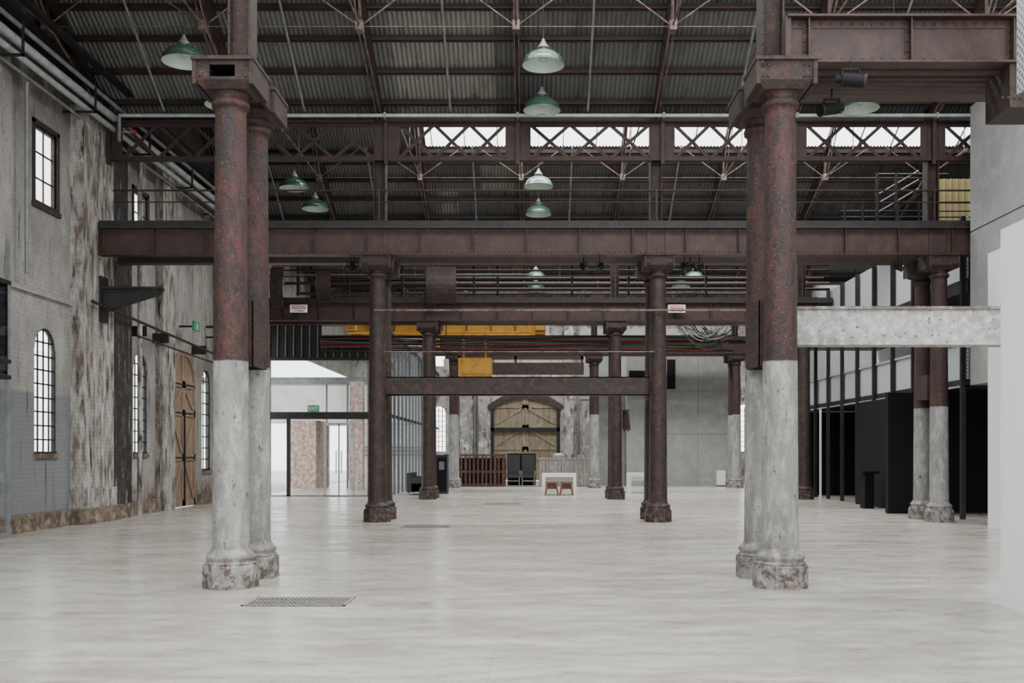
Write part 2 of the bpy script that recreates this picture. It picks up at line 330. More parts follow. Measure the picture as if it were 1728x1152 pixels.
def arched_door(name,axis,f,a0,a1,sp,rise,seg,k,side,zs,bw=.12,brace=True):
    b=B(name)
    def bx(A0,A1,z0,z1,d0,d1,kk):
        if axis=='x': b.box(f+side*d0,f+side*d1,A0,A1,z0,z1,kk)
        else: b.box(A0,A1,f+side*d0,f+side*d1,z0,z1,kk)
    def br(P,Q,w):
        if axis=='x': b.bar((f+side*.07,P[0],P[1]),(f+side*.07,Q[0],Q[1]),.04,w,k)
        else: b.bar((P[0],f+side*.07,P[1]),(Q[0],f+side*.07,Q[1]),.04,w,k)
    N=int((a1-a0)/.14)
    for j in range(N):
        A0=a0+(a1-a0)*j/N; A1=a0+(a1-a0)*(j+1)/N
        zt=min(archz(A0+.001,a0,a1,sp,rise,seg),archz(A1-.001,a0,a1,sp,rise,seg))
        bx(A0+.005,A1-.005,.02,zt,.02,.05,k); bx(A0,A1,.02,zt+.03,0,.02,'darkwood')  # dark backing added behind the planks to stop sky leaking through gaps
    M2=20
    for j in range(M2):
        A0=a0+(a1-a0)*j/M2; A1=a0+(a1-a0)*(j+1)/M2
        z0=archz(A0,a0,a1,sp,rise,seg);z1=archz(A1,a0,a1,sp,rise,seg)
        if axis=='x': b.bar((f+side*.06,A0,z0-.06),(f+side*.06,A1,z1-.06),.08,.16,k)
        else: b.bar((A0,f+side*.06,z0-.06),(A1,f+side*.06,z1-.06),.08,.16,k)
    m=(a0+a1)/2
    for (c0,c1) in ((a0,m-.01),(m+.01,a1)):
        bx(c0,c0+bw,.02,sp+(rise*.85 if c0>a0 else 0),.05,.09,k); bx(c1-bw,c1,.02,sp+(rise*.85 if c1<a1 else 0),.05,.09,k)
        for z in zs: bx(c0,c1,z,z+.18,.05,.09,k)
        for q in range(len(zs)-1):
            zA=zs[q]+.18; zB=zs[q+1]
            lft=((c0==a0)==(q%2==0))
            if not brace: lft=(c0==a0)
            P=(c0+.1,zA) if lft else (c1-.1,zA); Q=(c1-.1,zB) if lft else (c0+.1,zB)
            br(P,Q,bw)
        if brace:
            for z in zs[1:]: bx(c0+.02,c1-.05,z+.06,z+.11,.09,.1,'dark')
    return b
b=arched_door('door_1','x',WX-.08,W3[0],W3[1],3.45,.95,False,'tan',1,[.02,1.3,2.55,3.35]); 
b.box(WX+.01,WX+.05,28.3,28.36,.15,2.7,'dark'); b.done()

b=B('wall_back')
EY=55.3
wallopen(b,'y',EY,EY+.5,-10,15,0,12.4,{(-5.45,-4.65):[(1.6,3.7,.4,False),(6.3,7.8,0,False)],(-2.18,1.63):[(0,3.95,.65,True)],(11.3,12.3):[(1.6,3.7,.5,False)],(4.0,4.9):[(1.6,3.7,.4,False)]},'endwall')
for x in (-3.6,-2.6,2.1,3.1): b.box(x-.25,x+.25,EY-.25,EY,0,9,'endwall')
for x in (-3.05,-2.9,2.6): b.rod((x,EY-.1,0),(x,EY-.1,9),.06,'pipegrey')
b.done()
b=arched_door('door_2','y',EY+.2,-2.18,1.63,3.95,.65,True,'enddoor',-1,[.1,1.7,2.9,4.0],.16,brace=False)
b.box(-2.18,1.63,EY-.02,EY+.1,2.72,2.92,'dark'); b.box(-2.18,-2.0,EY-.02,EY+.1,0,3.95,'dark'); b.box(1.45,1.63,EY-.02,EY+.1,0,3.95,'dark'); b.done()
b=B('trim_1')
for j in range(20):
    a0,a1=-2.3,1.75
    A0=a0+(a1-a0)*j/20; A1=a0+(a1-a0)*(j+1)/20
    b.bar((A0,EY-.03,archz(A0,a0,a1,3.98,.8,True)),(A1,EY-.03,archz(A1,a0,a1,3.98,.8,True)),.06,.3,'darkwood')
b.done()
for (x0,x1,nn) in ((-5.45,-4.65,11),(11.3,12.3,12),(4.0,4.9,13)):
    b=B('window_%d'%nn)
    for i in range(5): b.box(x0+(x1-x0)*i/4-.02,x0+(x1-x0)*i/4+.02,EY+.15,EY+.2,1.6,4.05,'dark')
    for i in range(9): b.box(x0,x1,EY+.15,EY+.2,1.6+.28*i-.015,1.6+.28*i+.015,'dark')
    b.done()
b=B('wall_right'); b.box(15,15.3,6,55.3,0,12.4,'conc'); b.done()

# ------------------------------------------------------------ columns
def column(cx,cy,k,z_cap=5.85,solid=True):
    b=B('cast_iron_column'); r22=math.pi/8
    R=.285/math.cos(r22)
    b.lathe(cx,cy,[(R,0),(R,.245),(R*.93,.275)],8,k,False,r22)
    b.lathe(cx,cy,[(R*.93,.275),(.25,.31),(.272,.33),(.272,.36),(.245,.385),(.235,.40),(.215,.415),(.212,.44)],32,k)
    b.lathe(cx,cy,[(.205,.44),(.2,.9),(.196,1.6),(.192,2.53)],32,k,cap=False)
    b.lathe(cx,cy,[(.192,2.53),(.18,3.6),(.17,5.30),(.17,5.36),(.205,5.37),(.21,5.41),(.2,5.44),(.175,5.455),(.18,5.5),(.24,5.56),(.26,5.6)],32,k,cap=False)
    kk='rust'
    b.taper(cx,cy,5.52,5.60,.23,.23,.33,.30,kk)
    if solid:
        b.box(cx-.31,cx+.31,cy-.29,cy+.29,5.60,z_cap-.04,kk)
    else:
        y0,y1=cy-.29,cy+.29
        b.box(cx-.31,cx-.15,y0,y1,5.60,z_cap-.04,kk); b.box(cx+.13,cx+.31,y0,y1,5.60,z_cap-.04,kk)
        b.box(cx-.15,cx+.13,y0,y1,5.60,5.635,kk); b.box(cx-.15,cx+.13,y0,y1,5.765,z_cap-.04,kk); b.box(cx-.15,cx+.13,y1-.03,y1,5.63,5.77,'black')
        b.box(cx-.15,cx-.149,y0+.01,y1,5.635,5.765,'black'); b.box(cx+.129,cx+.13,y0+.01,y1,5.635,5.765,'black');b.box(cx-.15,cx+.13,y0+.01,y1,5.635,5.636,'black');b.box(cx-.15,cx+.13,y0+.01,y1,5.764,5.765,'black')  # thin black lining paints the shade inside the capital's hole
    b.box(cx-.345,cx+.345,cy-.33,cy+.33,z_cap-.04,z_cap,kk)
    b.box(cx-.335,cx-.29,cy-.31,cy+.31,5.55,z_cap-.04,kk); b.box(cx+.29,cx+.335,cy-.31,cy+.31,5.55,z_cap-.04,kk)
    for sx in (-.25,-.2,.2,.25):
        for z in (5.64,5.76): 
            if not solid and abs(sx)<.24: continue
            b.rivet((cx+sx,cy-.29,z),(0,-1,0),.022,kk)
    return b
kinds={(-3.37,0):'col_split',(2.81,0):'col_split',(-3.37,1):'col_rust',(2.81,1):'col_rust',(9.0,1):'col_split',(-3.37,2):'col_rust',(2.81,2):'col_rust',(9.0,2):'col_rust',
       (-3.37,3):'col_split_hi',(2.81,3):'col_split_hi',(9.0,3):'col_split_hi'}
for (cx,ri),k in kinds.items():
    yc=ROWS[ri]
    for s in (-1,1):
        b=column(cx,yc+s*.465,k,solid=not(ri==0 and cx<0 and s<0)); 
        if s==-1:
            b.box(cx-.29,cx-.24,yc-.18,yc+.18,5.56,5.82,'rust'); b.box(cx+.24,cx+.29,yc-.18,yc+.18,5.56,5.82,'rust')
            for sx in (-1,1): b.box(cx+sx*.12-.012,cx+sx*.12+.012,yc-.14,yc+.14,5.85,9.0,'rust')
            b.box(cx-.12,cx+.12,yc-.015,yc+.015,5.85,9.0,'rust')
            if ri==0: b.box(cx-.2,cx+.2,yc-.2,yc+.2,5.85,5.9,'rust')
            if ri==0:
                z=6.0
                while z<7: 
                    b.rivet((cx-.12,yc-.14,z),(0,-1,0),.012,'rust'); z+=.12
                sd=1 if cx<0 else -1
                b.box(cx-.2,cx+.2,yc-.28,yc-.22,2.5,3.25,'rust'); b.box(cx-.2,cx+.2,yc+.22,yc+.28,2.5,3.25,'rust')
                for s2 in (-1,1):
                    b.box(cx+s2*.2-.015,cx+s2*.2+.015,yc-.28,yc+.28,2.5,3.25,'rust')
                for z in (2.6,2.8,3.0,3.15):
                    for yy in (-.2,.2): b.rivet((cx+sd*.215,yc+yy,z),(sd,0,0),.02,'rust')
            elif ri==1:
                b.box(cx-.2,cx+.2,yc-.28,yc+.28,2.7,3.25,'rust')
        b.done()

# ------------------------------------------------------------ plate girders
def girder(name,x0,x1,yc,z0,z1,k='girder',st=1.165,riv=.115,off=0,rail=True,rs=.017):
    b=B(name)
    for s in (-1,1):
        yw=yc+s*.5
        b.box(x0,x1,yw-.008,yw+.008,z0,z1,k)
        b.box(x0,x1,yw-.14,yw+.14,z0-.012,z0+.012,k); b.box(x0,x1,yw-.14,yw+.14,z1-.012,z1+.012,k)
        for (za,zb) in ((z0+.012,z0+.10),(z1-.10,z1-.012)): b.box(x0,x1,yw-.02,yw+.02,za,zb,k)
    yw=yc-.5; yf=yw-.02
    xs=[];x=x0+.06+off
    while x<x1: xs.append(x); x+=st
    for x in xs:
        b.box(x-.045,x+.045,yw-.018,yw-.008,z0+.1,z1-.1,k); b.box(x-.008,x+.008,yw-.11,yw-.01,z0+.012,z1-.012,k)
        z=z0+.15
        while z<z1-.12:
            for q in (-.028,.028): b.rivet((x+q,yw-.018,z),(0,-1,0),rs*.8,k)
            z+=.11
    x=x0+.05
    while x<x1:
        b.rivet((x,yf,z0+.06),(0,-1,0),rs,k); b.rivet((x,yf,z1-.06),(0,-1,0),rs,k)
        x+=riv
    if rail:
        b.box(x0,x1,yw-.1,yw+.12,z1+.012,z1+.12,'dark'); b.box(x0,x1,yw-.05,yw+.05,z1+.12,z1+.17,'dark')
    return b
b=girder('riveted_crane_girder',2.86,14.9,11.8,5.85,6.36,off=.18,st=1.14,rail=False,rs=.022)
b.box(2.84,2.9,11.2,11.4,5.85,6.36,'girder')
for y in (11.45,11.6,11.75,11.9,12.05): b.box(3.17,14.9,y-.03,y+.03,5.80,5.86,'roofsteel')
b.box(X(1683,11.5),X(1760,11.5),11.2,11.8,Z(196,11.5),5.84,'rust')
for i in range(4): b.rivet((X(1692+i*10,11.2),11.2,Z(165,11.2)),(0,-1,0),.02,'rust')
b.done()
b=B('perforated_hanging_panel'); b.box(5.31,5.34,10.2,11.0,5.42,7.2,'perf'); b.box(5.30,5.35,10.2,10.24,5.42,7.2,'galv'); b.done()
b=girder('riveted_crane_girder',-9.47,9.9,22.65,5.86,6.44)
for cx in CXS:
    for q in (-.2,.2):
        b.box(cx+q-.05,cx+q+.05,22.65-.535,22.65-.52,5.88,6.42,'girder')
b.done()
girder('riveted_crane_girder',-9.3,9.9,33.55,5.86,6.44,riv=.25).done()
girder('riveted_crane_girder',-4.6,9.9,44.45,5.86,6.44,riv=.5).done()

b=B('painted_tie_beam'); b.box(3.0,14.9,11.66,11.94,2.76,3.2,'whitebeam'); b.box(3.0,14.9,11.62,11.98,3.17,3.2,'whitebeam'); b.done()
b=B('rusty_tie_beam'); b.box(-3.2,2.64,22.3,22.33,2.79,3.2,'col_rust'); b.box(-3.2,2.64,22.3,22.6,3.18,3.2,'col_rust'); b.box(-3.2,2.64,22.3,22.6,2.79,2.81,'col_rust'); b.done()

# ------------------------------------------------------------ valley lattice trusses
PX=[-9.4,-6.46,-3.37+.15,-.28,2.95,5.9,9.0,12.1]
for ri in (0,1,2,3):
    yc=ROWS[ri]; b=B('lattice_truss'); z0,z1=8.05,8.90; y=yc-.1; k='roofsteel'
    x0,x1=(-9.4,12.1)
    b.box(x0,x1,y-.07,y+.07,z0-.01,z0+.01,k); b.box(x0,x1,y-.012,y+.012,z0,z0+.1,k)
    b.box(x0,x1,y-.07,y+.07,z1-.01,z1+.01,k); b.box(x0,x1,y-.012,y+.012,z1-.1,z1,k)
    for i in range(len(PX)-1):
        a=PX[i]+.28; c=PX[i+1]-.28; n3=3
        w=(c-a)/n3
        for j in range(n3):
            A=a+w*j; C=A+w
            b.bar((A,y-.02,z0+.04),(C,y-.02,z1-.04),.015,.075,k); b.bar((A,y+.02,z1-.04),(C,y+.02,z0+.04),.015,.075,k)
            if ri<2: 
                b.box((A+C)/2-.05,(A+C)/2+.05,y-.035,y-.02,(z0+z1)/2-.05,(z0+z1)/2+.05,k)
                b.rivet(((A+C)/2,y-.035,(z0+z1)/2),(0,-1,0),.02,k)
    for p in PX:
        b.box(p-.28,p+.28,y-.03,y-.01,z0,z1,k); b.box(p-.04,p+.04,y-.12,y-.03,z0-.1,z1+.1,k)
        if ri<2:
            for q in (-.24,.24):
                z=z0+.06
                while z<z1: b.rivet((p+q,y-.03,z),(0,-1,0),.014,k); z+=.12
    b.box(-9.7,14.9,yc+.05,yc+.45,9.0,9.1,'dark')
    b.done()
    b=B('conduit_pipe'); b.rod((-9.1,yc-.35,8.98),(10.5,yc-.35,8.98),.04,'pipegrey' if ri!=1 else 'galv',10); 
    b.rod((-9.1,yc-.35,8.98),(-9.1,yc-.35,8.4),.04,'pipegrey',10)
    for p in PX[1:]: b.box(p-.03,p+.03,yc-.4,yc-.1,8.92,9.04,'pipegrey')
    b.done()
    if ri>0:
        b=B('guard_rail')
        for z,r in ((7.36,.022),(7.1,.014)): b.rod((-9.3,yc-.2,z),(9.9,yc-.2,z),r,'roofsteel',6)
        for cx in CXS: b.box(cx-.02,cx+.02,yc-.22,yc-.15,6.45,7.4,'roofsteel')
        b.done()
# ------------------------------------------------------------ roof
RX=[-9.55,-6.46,-3.37,-.28,2.81,5.9,9.0,12.1]
def zr(t): return 9.15+.55*t
L0=5.43
for ri in range(1,5):
    yr=ROWS[ri]; 
    b=B('roof_corrugated_sheeting')
    def sheet(x0,x1,t0,t1,sign,dz):
        n=int((x1-x0)/.1)*6; vs=[];fs=[]
        yy=(lambda t: yr-t) if sign>0 else (lambda t: ROWS[ri-1]+t)
        for i in range(n+1):
            x=x0+(x1-x0)*i/n; h=.022*math.sin(2*math.pi*x/.1)
            for t in (t0,t1): vs.append((x,yy(t),zr(t)+.22+h+dz))
        for i in range(n): fs.append((2*i,2*i+1,2*i+3,2*i+2))
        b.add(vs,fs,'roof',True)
    XL=-9.75
    sheet(XL,15,-.42,1.45,1,0); sheet(XL,15,1.38,2.72,1,.04)
    sheet(XL,-3.2,2.65,L0,1,.08); sheet(XL,-3.2,0,L0,-1,0)
    sheet(-3.2,15,0,2.2,-1,0)
    b.done()
    b=B('roof_trusses'); k='roofsteel'
    for t in (.13,.88,1.62,2.28,2.68,3.9,4.9):
        b.bar((XL,yr-t,zr(t)+.12),(15,yr-t,zr(t)+.12),.07,.13,k)
        if t<3: b.bar((XL,yr-t-.04,zr(t)+.07),(15,yr-t-.04,zr(t)+.07),.11,.02,k)
    for t in (.2,1.2,2.2,3.3,4.4):
        yy=ROWS[ri-1]+t; b.bar((XL,yy,zr(t)+.12),(15,yy,zr(t)+.12),.07,.13,k)
    ym=(ROWS[ri-1]+yr)/2
    for x in RX:
        for (ya,sg) in ((yr,-1),(ROWS[ri-1],1)):
            V=Vector((x,ya,8.95)); G=Vector((x,ya+sg*2.75,9.93)); R=Vector((x,ym,zr(L0))); 
            b.bar((x,ya,zr(0)-.02),R,.11,.16,k)
            for dx in (-.045,.045):
                d=Vector((dx,0,0)); b.bar(V+d,G+d,.02,.07,'pink' if sg<0 else k); b.bar(G+d,Vector((x,ya+sg*4.4,zr(4.4)))+d,.02,.06,'pink')
            b.bar(G,(x,ya+sg*2.75,zr(2.75)),.06,.06,k)
            b.bar(G,(x,ya+sg*1.5,zr(1.5)),.05,.05,k)
            b.bar(G-Vector((0,.12,0)),G+Vector((0,.12,0)),.14,.2,'pink')
            for sx in (-1,1):
                b.rod(G,(x+sx*1.3,ya+sg*2.95,zr(2.95)+.02),.016,'pink',6)
                if sx>0 and x<12: b.rod(G,(x+sx*3.09,ya+sg*2.75,9.93),.010,'pink',5)
        b.rod((x,yr-2.75,9.93),(x,ROWS[ri-1]+2.75,9.93),.022,'pink',6)
        b.rod((x,ym,9.93),(x,ym,zr(L0)),.015,'pink',6)
    for x in [q/2 for q in range(-6,30,2)]:
        b.bar((x,yr-2.7,zr(2.7)+.2),(x,ym,zr(L0)+.2),.025,.05,k)
    b.done()
    b=B('roof_conduit')
    for x in (-8.1,-5.0,-1.77,1.27,4.57,7.6): b.rod((x,yr-.37,8.98+.1),(x,yr-3.0,zr(3.0)-.02),.028,'pipegrey',8)
    b.done()

# ------------------------------------------------------------ pendants
def pendant(x,y,z):
    b=B('green_dome_pendant_lamp')
    def pr(R,h,n=10): return [(R*math.cos(math.pi/2*(i/n)),z+h*math.sin(math.pi/2*(i/n))) for i in range(n)]
    out=[(.41,z-.01),(.415,z+.01)]+pr(.40,.29)+[(.09,z+.295),(.085,z+.33)]
    b.lathe(x,y,out,32,'green',cap=False)
    inn=[(.405,z-.01),(.385,z)]+pr(.38,.27)[1:]+[(.02,z+.27)]
    b.lathe(x,y,inn,32,'enamelw',cap=False)
    b.lathe(x,y,[(.11,z+.32),(.11,z+.35),(.10,z+.36),(.035,z+.46),(.025,z+.5)],16,'lampcap')
    b.lathe(x,y,[(.03,z+.1),(.07,z+.08),(.075,z+.12),(.05,z+.2),(.05,z+.26)],12,'enamelw')
    b.rod((x,y,z+.48),(x,y,z+.68),.012,'dark',6)
    for yr in ROWS:
        if y<=yr and y>yr-10.9: t=min(yr-y,10.9-(yr-y)); break
    b.rod((x,y,z+.68),(x,y,zr(t)+.15),.006,'dark',5)
    b.done()
for (x,y,z) in ((.25,19.4,8.98),(.25,21.9,8.96),(.23,28.3,9.0),(.25,31.6,9.0),(.2,35,9.35),(-6.5,18.9,8.85),(-6.64,28.3,8.95),(-6.6,30.9,9.0),(-6.9,35.5,9.3),(7.1,21.7,8.93),(7.0,19.4,9.0),(7.0,28.3,9.0),(7.4,35.5,9.3),(.22,41.3,8.7),(.23,43.5,8.6),(6.7,41.3,8.7),(6.5,43.5,8.7),(-6.6,21.7,9.0)):
    pendant(x,y,z)

# ------------------------------------------------------------ left wall services
b=B('wall_service_pipes')
for (x,z,r,k) in ((-9.3,8.98,.085,'galv'),(-9.32,8.74,.06,'galv'),(-9.5,8.6,.035,'pipegrey'),(-9.1,9.12,.045,'pipegrey')):
    b.rod((x,2,z),(x,33,z),r,k,12)
for y in range(3,33,3): b.box(-9.75,-9.05,y-.03,y+.03,8.6,8.64,'dark'); b.box(-9.08,-9.05,y-.03,y+.03,8.6,9.25,'dark')
b.done()
b=B('wall_crane_beam'); b.box(-9.75,-9.3,2,33,9.35,9.4,'dark'); b.box(-9.55,-9.51,2,33,9.4,9.75,'dark'); b.done()
b=B('cable_tray'); b.box(-9.0,-8.86,2,33,9.45,9.47,'dark'); b.box(-9.0,-8.98,2,33,9.47,9.53,'dark'); b.box(-8.88,-8.86,2,33,9.47,9.53,'dark'); b.done()
b=B('cantilever_bracket')
yb=22.3
b.hexa([(-9.46,yb-.1,4.62),(-8.2,yb-.1,5.02),(-8.2,yb+.1,5.02),(-9.46,yb+.1,4.62),(-9.46,yb-.1,5.12),(-8.2,yb-.1,5.15),(-8.2,yb+.1,5.15),(-9.46,yb+.1,5.12)],'dark')
b.box(-9.46,-8.15,yb-.16,yb+.16,5.12,5.17,'dark'); b.box(-9.47,-9.42,yb-.2,yb+.2,4.4,5.4,'dark'); b.done()
b=B('wall_steam_pipe'); b.rod((-9.35,21.5,4.75),(-9.35,31,4.4),.035,'rust',8); b.rod((-9.35,24,4.3),(-9.35,31,4.15),.025,'rust',8)
for y in (24.5,26.0,29): b.box(-9.75,-9.33,y-.02,y+.02,4.35,4.6,'rust')
b.done()
b=B('downpipe'); b.rod((-9.4,24.25,0),(-9.4,24.25,8.5),.06,'pil',10); b.done()
b=B('downpipe'); b.rod((-9.5,19.0,4.9),(-9.5,19.0,8.5),.035,'pipegrey',10); b.done()
b=B('downpipe'); b.rod((-9.45,30.9,0.3),(-9.45,30.9,8.5),.08,'dark',10); b.rod((-9.3,31.1,0.3),(-9.3,31.1,8.5),.05,'pipegrey',10); b.done()
b=B('red_valve'); b.rod((-8.72,22.1,8.55),(-8.66,22.1,8.55),.05,'signr',12); b.rod((-8.95,22.1,8.55),(-8.66,22.1,8.55),.02,'pipegrey',8); b.done()
b=B('steel_framed_glass_booth')
for (y,x) in ((17.93,-9.5),(17.93,-9.3),(15.5,-9.3)): b.box(x-.03,x+.03,y-.04,y+.04,0,5.3,'pipegrey')
for z in (2.82,3.1,4.5): b.box(-9.7,-9.26,14,17.97,z,z+.07,'dark')
b.box(-9.7,-9.26,14,17.97,0,.1,'pipegrey'); b.box(-9.32,-9.30,14,17.93,.1,2.82,'glass'); b.box(-9.3,-9.28,14,17.9,2.9,4.5,'tglass'); b.done()
e=empty('exit_sign'); b=B('sign_box'); b.box(-9.3,-9.25,27.7,28.2,4.9,5.15,'signg'); b.box(-9.75,-9.3,27.93,27.97,5.0,5.05,'dark'); b.done(e)
b=B('running_figure')
yf=-9.245
def yz(y,z): return (yf,27.95+y,5.02+z)
b.rod(yz(0,.085),(yf+.004,27.95,5.105),.022,'signw',10)
for (p,q_) in (((0,.06),(.01,-.01)),((.01,-.01),(.05,-.05)),((.05,-.05),(.03,-.1)),((.01,-.01),(-.04,-.04)),((-.04,-.04),(-.09,-.04)),((0,.05),(.06,.02)),((0,.05),(-.05,.02))): b.bar(yz(*p),yz(*q_),.006,.022,'signw',up=(1,0,0))
b.done(e)
b=B('wall_equipment_arm'); b.box(-9.7,-8.75,30.1,30.16,5.25,5.32,'dark'); b.box(-9.7,-8.75,30.1,30.16,4.95,5.0,'dark'); b.box(-9.0,-8.8,30.0,30.2,4.8,5.4,'dark'); b.box(-8.95,-8.85,30.05,30.15,4.5,4.8,'dark'); b.done()

b=B('tie_rod')
b.rod((-3.4,21.95,4.62),(4.7,21.95,4.62),.022,'pink',8)
b.rod((-3.2,21.97,3.72),(2.7,21.97,3.72),.015,'pink',6); b.done()
b=B('service_rails')
for (v,Y,u0,u1,r,k) in ((447,38,455,1400,.05,'roofsteel'),(456,36,455,1400,.03,'roofsteel'),(470,37,560,1390,.05,'roofsteel'),(478,40,455,1400,.06,'rust'),(488,36,700,1400,.05,'roofsteel'),(495,42,455,1300,.06,'roofsteel'),(463,35,455,900,.025,'pipegrey')):
    b.rod((X(u0,Y),Y,Z(v,Y)),(X(u1,Y),Y,Z(v,Y)),r,k,8)
for u in (505,590,680,800,840,965,1060,1190,1290): b.box(X(u,36.5)-.04,X(u,36.5)+.04,36.3,36.4,Z(500,36.5),Z(440,36.5),'roofsteel')
b.done()
def curved_sheet(x0,x1,y,z0,z1):
    b=B('hanging_rusty_cover_plate'); n=8
    for i in range(n):
        a0=i/n;a1=(i+1)/n
        f=lambda a: y-.25*math.sin(a*math.pi)
        b.hexa([(x0,f(a0),z0+(z1-z0)*a0),(x1,f(a0),z0+(z1-z0)*a0),(x1,f(a0)+.01,z0+(z1-z0)*a0),(x0,f(a0)+.01,z0+(z1-z0)*a0),
                (x0,f(a1),z0+(z1-z0)*a1),(x1,f(a1),z0+(z1-z0)*a1),(x1,f(a1)+.01,z0+(z1-z0)*a1),(x0,f(a1)+.01,z0+(z1-z0)*a1)],'col_rust')
    b.done()
for (u0,u1,v0,v1) in ((458,480,450,520),(534,560,457,505),(720,770,450,512)):
    curved_sheet(X(u0,32.7),X(u1,32.7),32.7,Z(v1,32.7),Z(v0,32.7))

for u in (504,1142):
    e=empty('danger_sign'); Y=32.78; x=X(u,Y)
    b=B('sign_plate'); b.box(x-.28,x+.28,Y,Y+.03,Z(527,Y),Z(515,Y)+.02,'signw'); b.box(x-.24,x+.24,Y-.006,Y,Z(521,Y)-.0,Z(515,Y),'signr'); b.done(e)
    text('word_danger','DANGER',.12,(x,Y-.012,Z(518,Y)),(math.pi/2,0,0),'signw',e)
    text('word_live_wires','LIVE WIRES',.075,(x,Y-.012,Z(524.4,Y)),(math.pi/2,0,0),'signk',e)

e=empty('yellow_overhead_crane')
b=B('crane_bridge'); Y=40
for yy in (39.4,40.6):
    b.box(X(590,Y),X(918,Y),yy-.15,yy+.15,Z(564,Y),Z(543,Y),'yellow')
    b.box(X(590,Y),X(918,Y),yy-.2,yy+.2,Z(544,Y),Z(542,Y),'yellow'); b.box(X(590,Y),X(918,Y),yy-.2,yy+.2,Z(565,Y),Z(563,Y),'yellow')
for u in (600,912): b.box(X(u,Y)-.2,X(u,Y)+.2,38.8,41.2,Z(562,Y),Z(546,Y),'yellow')
for u in range(630,910,40): b.box(X(u,Y)-.02,X(u,Y)+.02,39.2,39.25,Z(562,Y),Z(543,Y),'darkwood')
b.done(e)
b=B('hoist_trolley'); b.box(X(775,Y),X(830,Y),39.4,40.6,Z(636,Y),Z(606,Y),'yellow'); b.box(X(782,Y),X(822,Y),39.38,39.4,Z(632,Y),Z(610,Y),'yellow')
for u in (783,820): b.bar((X(u,Y),39.8,Z(606,Y)),(X(u,Y),39.8,Z(562,Y)),.08,.08,'yellow')
b.done(e)
b=B('control_box'); b.box(X(719,36),X(740,36),36,36.4,Z(588,36),Z(564,36),'yellow')
for (a,c) in ((723,569),(730,569),(736,569),(726,579),(733,579)): b.rivet((X(a,36),36,Z(c,36)),(0,-1,0),.05,'dark')
b.rod((X(729,36),36.2,Z(564,36)),(X(729,36),36.2,Z(543,36)),.03,'dark'); b.rod((X(752,36),36.2,Z(620,36)),(X(752,36),36.2,Z(545,36)),.02,'dark'); b.box(X(748,36),X(756,36),36.1,36.3,Z(622,36),Z(605,36),'signw'); b.done(e)

b=B('cable_bundle'); Y=34.6
cols=['blackcable','red','blackcable','greencable','red','pipegrey','blackcable','red','blackcable']
for i,k in enumerate(cols):
    v=570+i*2.1; pts=[]
    u=540
    while u<=1238:
        pts.append((X(u,Y),Y+.05*(i%3),Z(v+1.5*math.sin(u/60+i)+(0.006*(u-540) if i%2 else 0),Y))); u+=35
    b.path(pts,.026,k)
b.box(X(540,Y),X(1240,Y),Y+.2,Y+.5,Z(592,Y),Z(589,Y),'dark'); b.box(X(540,Y),X(1240,Y),Y-.1,Y+.5,Z(568,Y),Z(566,Y),'dark')
rc=['blackcable','pipegrey','greencable','pipegrey','blackcable','red','signw','greencable','blackcable']
for i in range(26):
    ua=1140+random.random()*50; ub=1205+random.random()*32; va=547+random.random()*10; vb=552+random.random()*26; sag=random.uniform(8,34); yy=Y-.12-random.random()*.3
    pts=[]
    for j in range(9):
        t=j/8; pts.append((X(ua+(ub-ua)*t,Y),yy,Z(min(590,va+(vb-va)*t+sag*4*t*(1-t)*.8),Y)))
    b.path(pts,.013,rc[i%9],5)
b.done()
b=B('service_platform'); b.box(X(830,43),X(985,43),42.9,43.1,Z(632,43),Z(612,43),'rust'); b.box(X(770,43),X(985,43),43,43.2,Z(606,43),Z(600,43),'roofsteel'); 
for u in (775,870,982): b.box(X(u,43)-.05,X(u,43)+.05,43,43.1,Z(632,43),5.86,'roofsteel')
b.done()

# ------------------------------------------------------------ concrete volumes and far right
b=B('concrete_block_wall'); b.box(4.45,9.4,46.6,50,0,6.1,'conc')
for x in (6.1,7.75): b.box(x-.01,x+.01,46.59,46.6,0,6.1,'pipegrey')
for z in (2.4,4.4): b.box(4.45,9.4,46.59,46.6,z-.01,z+.01,'pipegrey')
for (u0,u1,v0,v1) in ((1062,1112,625,640),(1126,1140,606,656)):
    b.box(X(u0,46.5),X(u1,46.5),46.56,46.6,Z(v1,46.5),Z(v0,46.5),'black');  # black slabs on the face: the openings' inner shade given as colour
b.done()
b=B('concrete_low_wall'); b.box(3.15,4.44,47.2,50,0,4.2,'conc'); b.box(2.5,7.3,50.1,52,4.21,7.7,'conc'); b.done()
b=B('concrete_upper_volume'); b.box(9.52,14.95,14,21.8,2.98,6.27,'conc'); b.box(9.52,14.95,14,21.8,6.30,9.0,'conc'); b.box(9.55,14.9,14,21.77,6.26,6.31,'pipegrey'); 
for z in (3.5,5.7,6.9,8.4):
    for y in (15.5,17.2,18.9,20.6): b.rivet((9.52,y,z),(-1,0,0),.02,'pipegrey')
b.done()
b=B('white_partition_wall'); b.box(9.40,9.50,14,20.7,0,5.6,'white'); b.done()
b=B('white_partition_wall'); b.box(4.63,4.75,4.0,9.92,0,3.70,'white'); b.done()
b=B('black_booth'); b.box(9.95,14.9,25.5,25.7,0,3.0,'black'); b.box(8.95,9.69,25.2,25.4,0,3.02,'black'); b.box(9.69,9.78,25.2,30,0,3.0,'black'); b.done()
b=B('black_backdrop_wall'); b.box(11.8,12,25.7,36,0,3,'black'); b.box(9.6,12,36.2,36.3,0,3,'black'); b.box(8.9,9.6,36.2,36.3,0,3.0,'black'); b.done()
e=empty('mezzanine_gallery')
b=B('slab'); b.box(9.9,14.95,22.9,36.3,3.01,3.2,'dark'); b.box(9.95,14.95,22.9,36.3,5.2,5.45,'dark'); b.done(e)
b=B('balustrade')
y=22.9
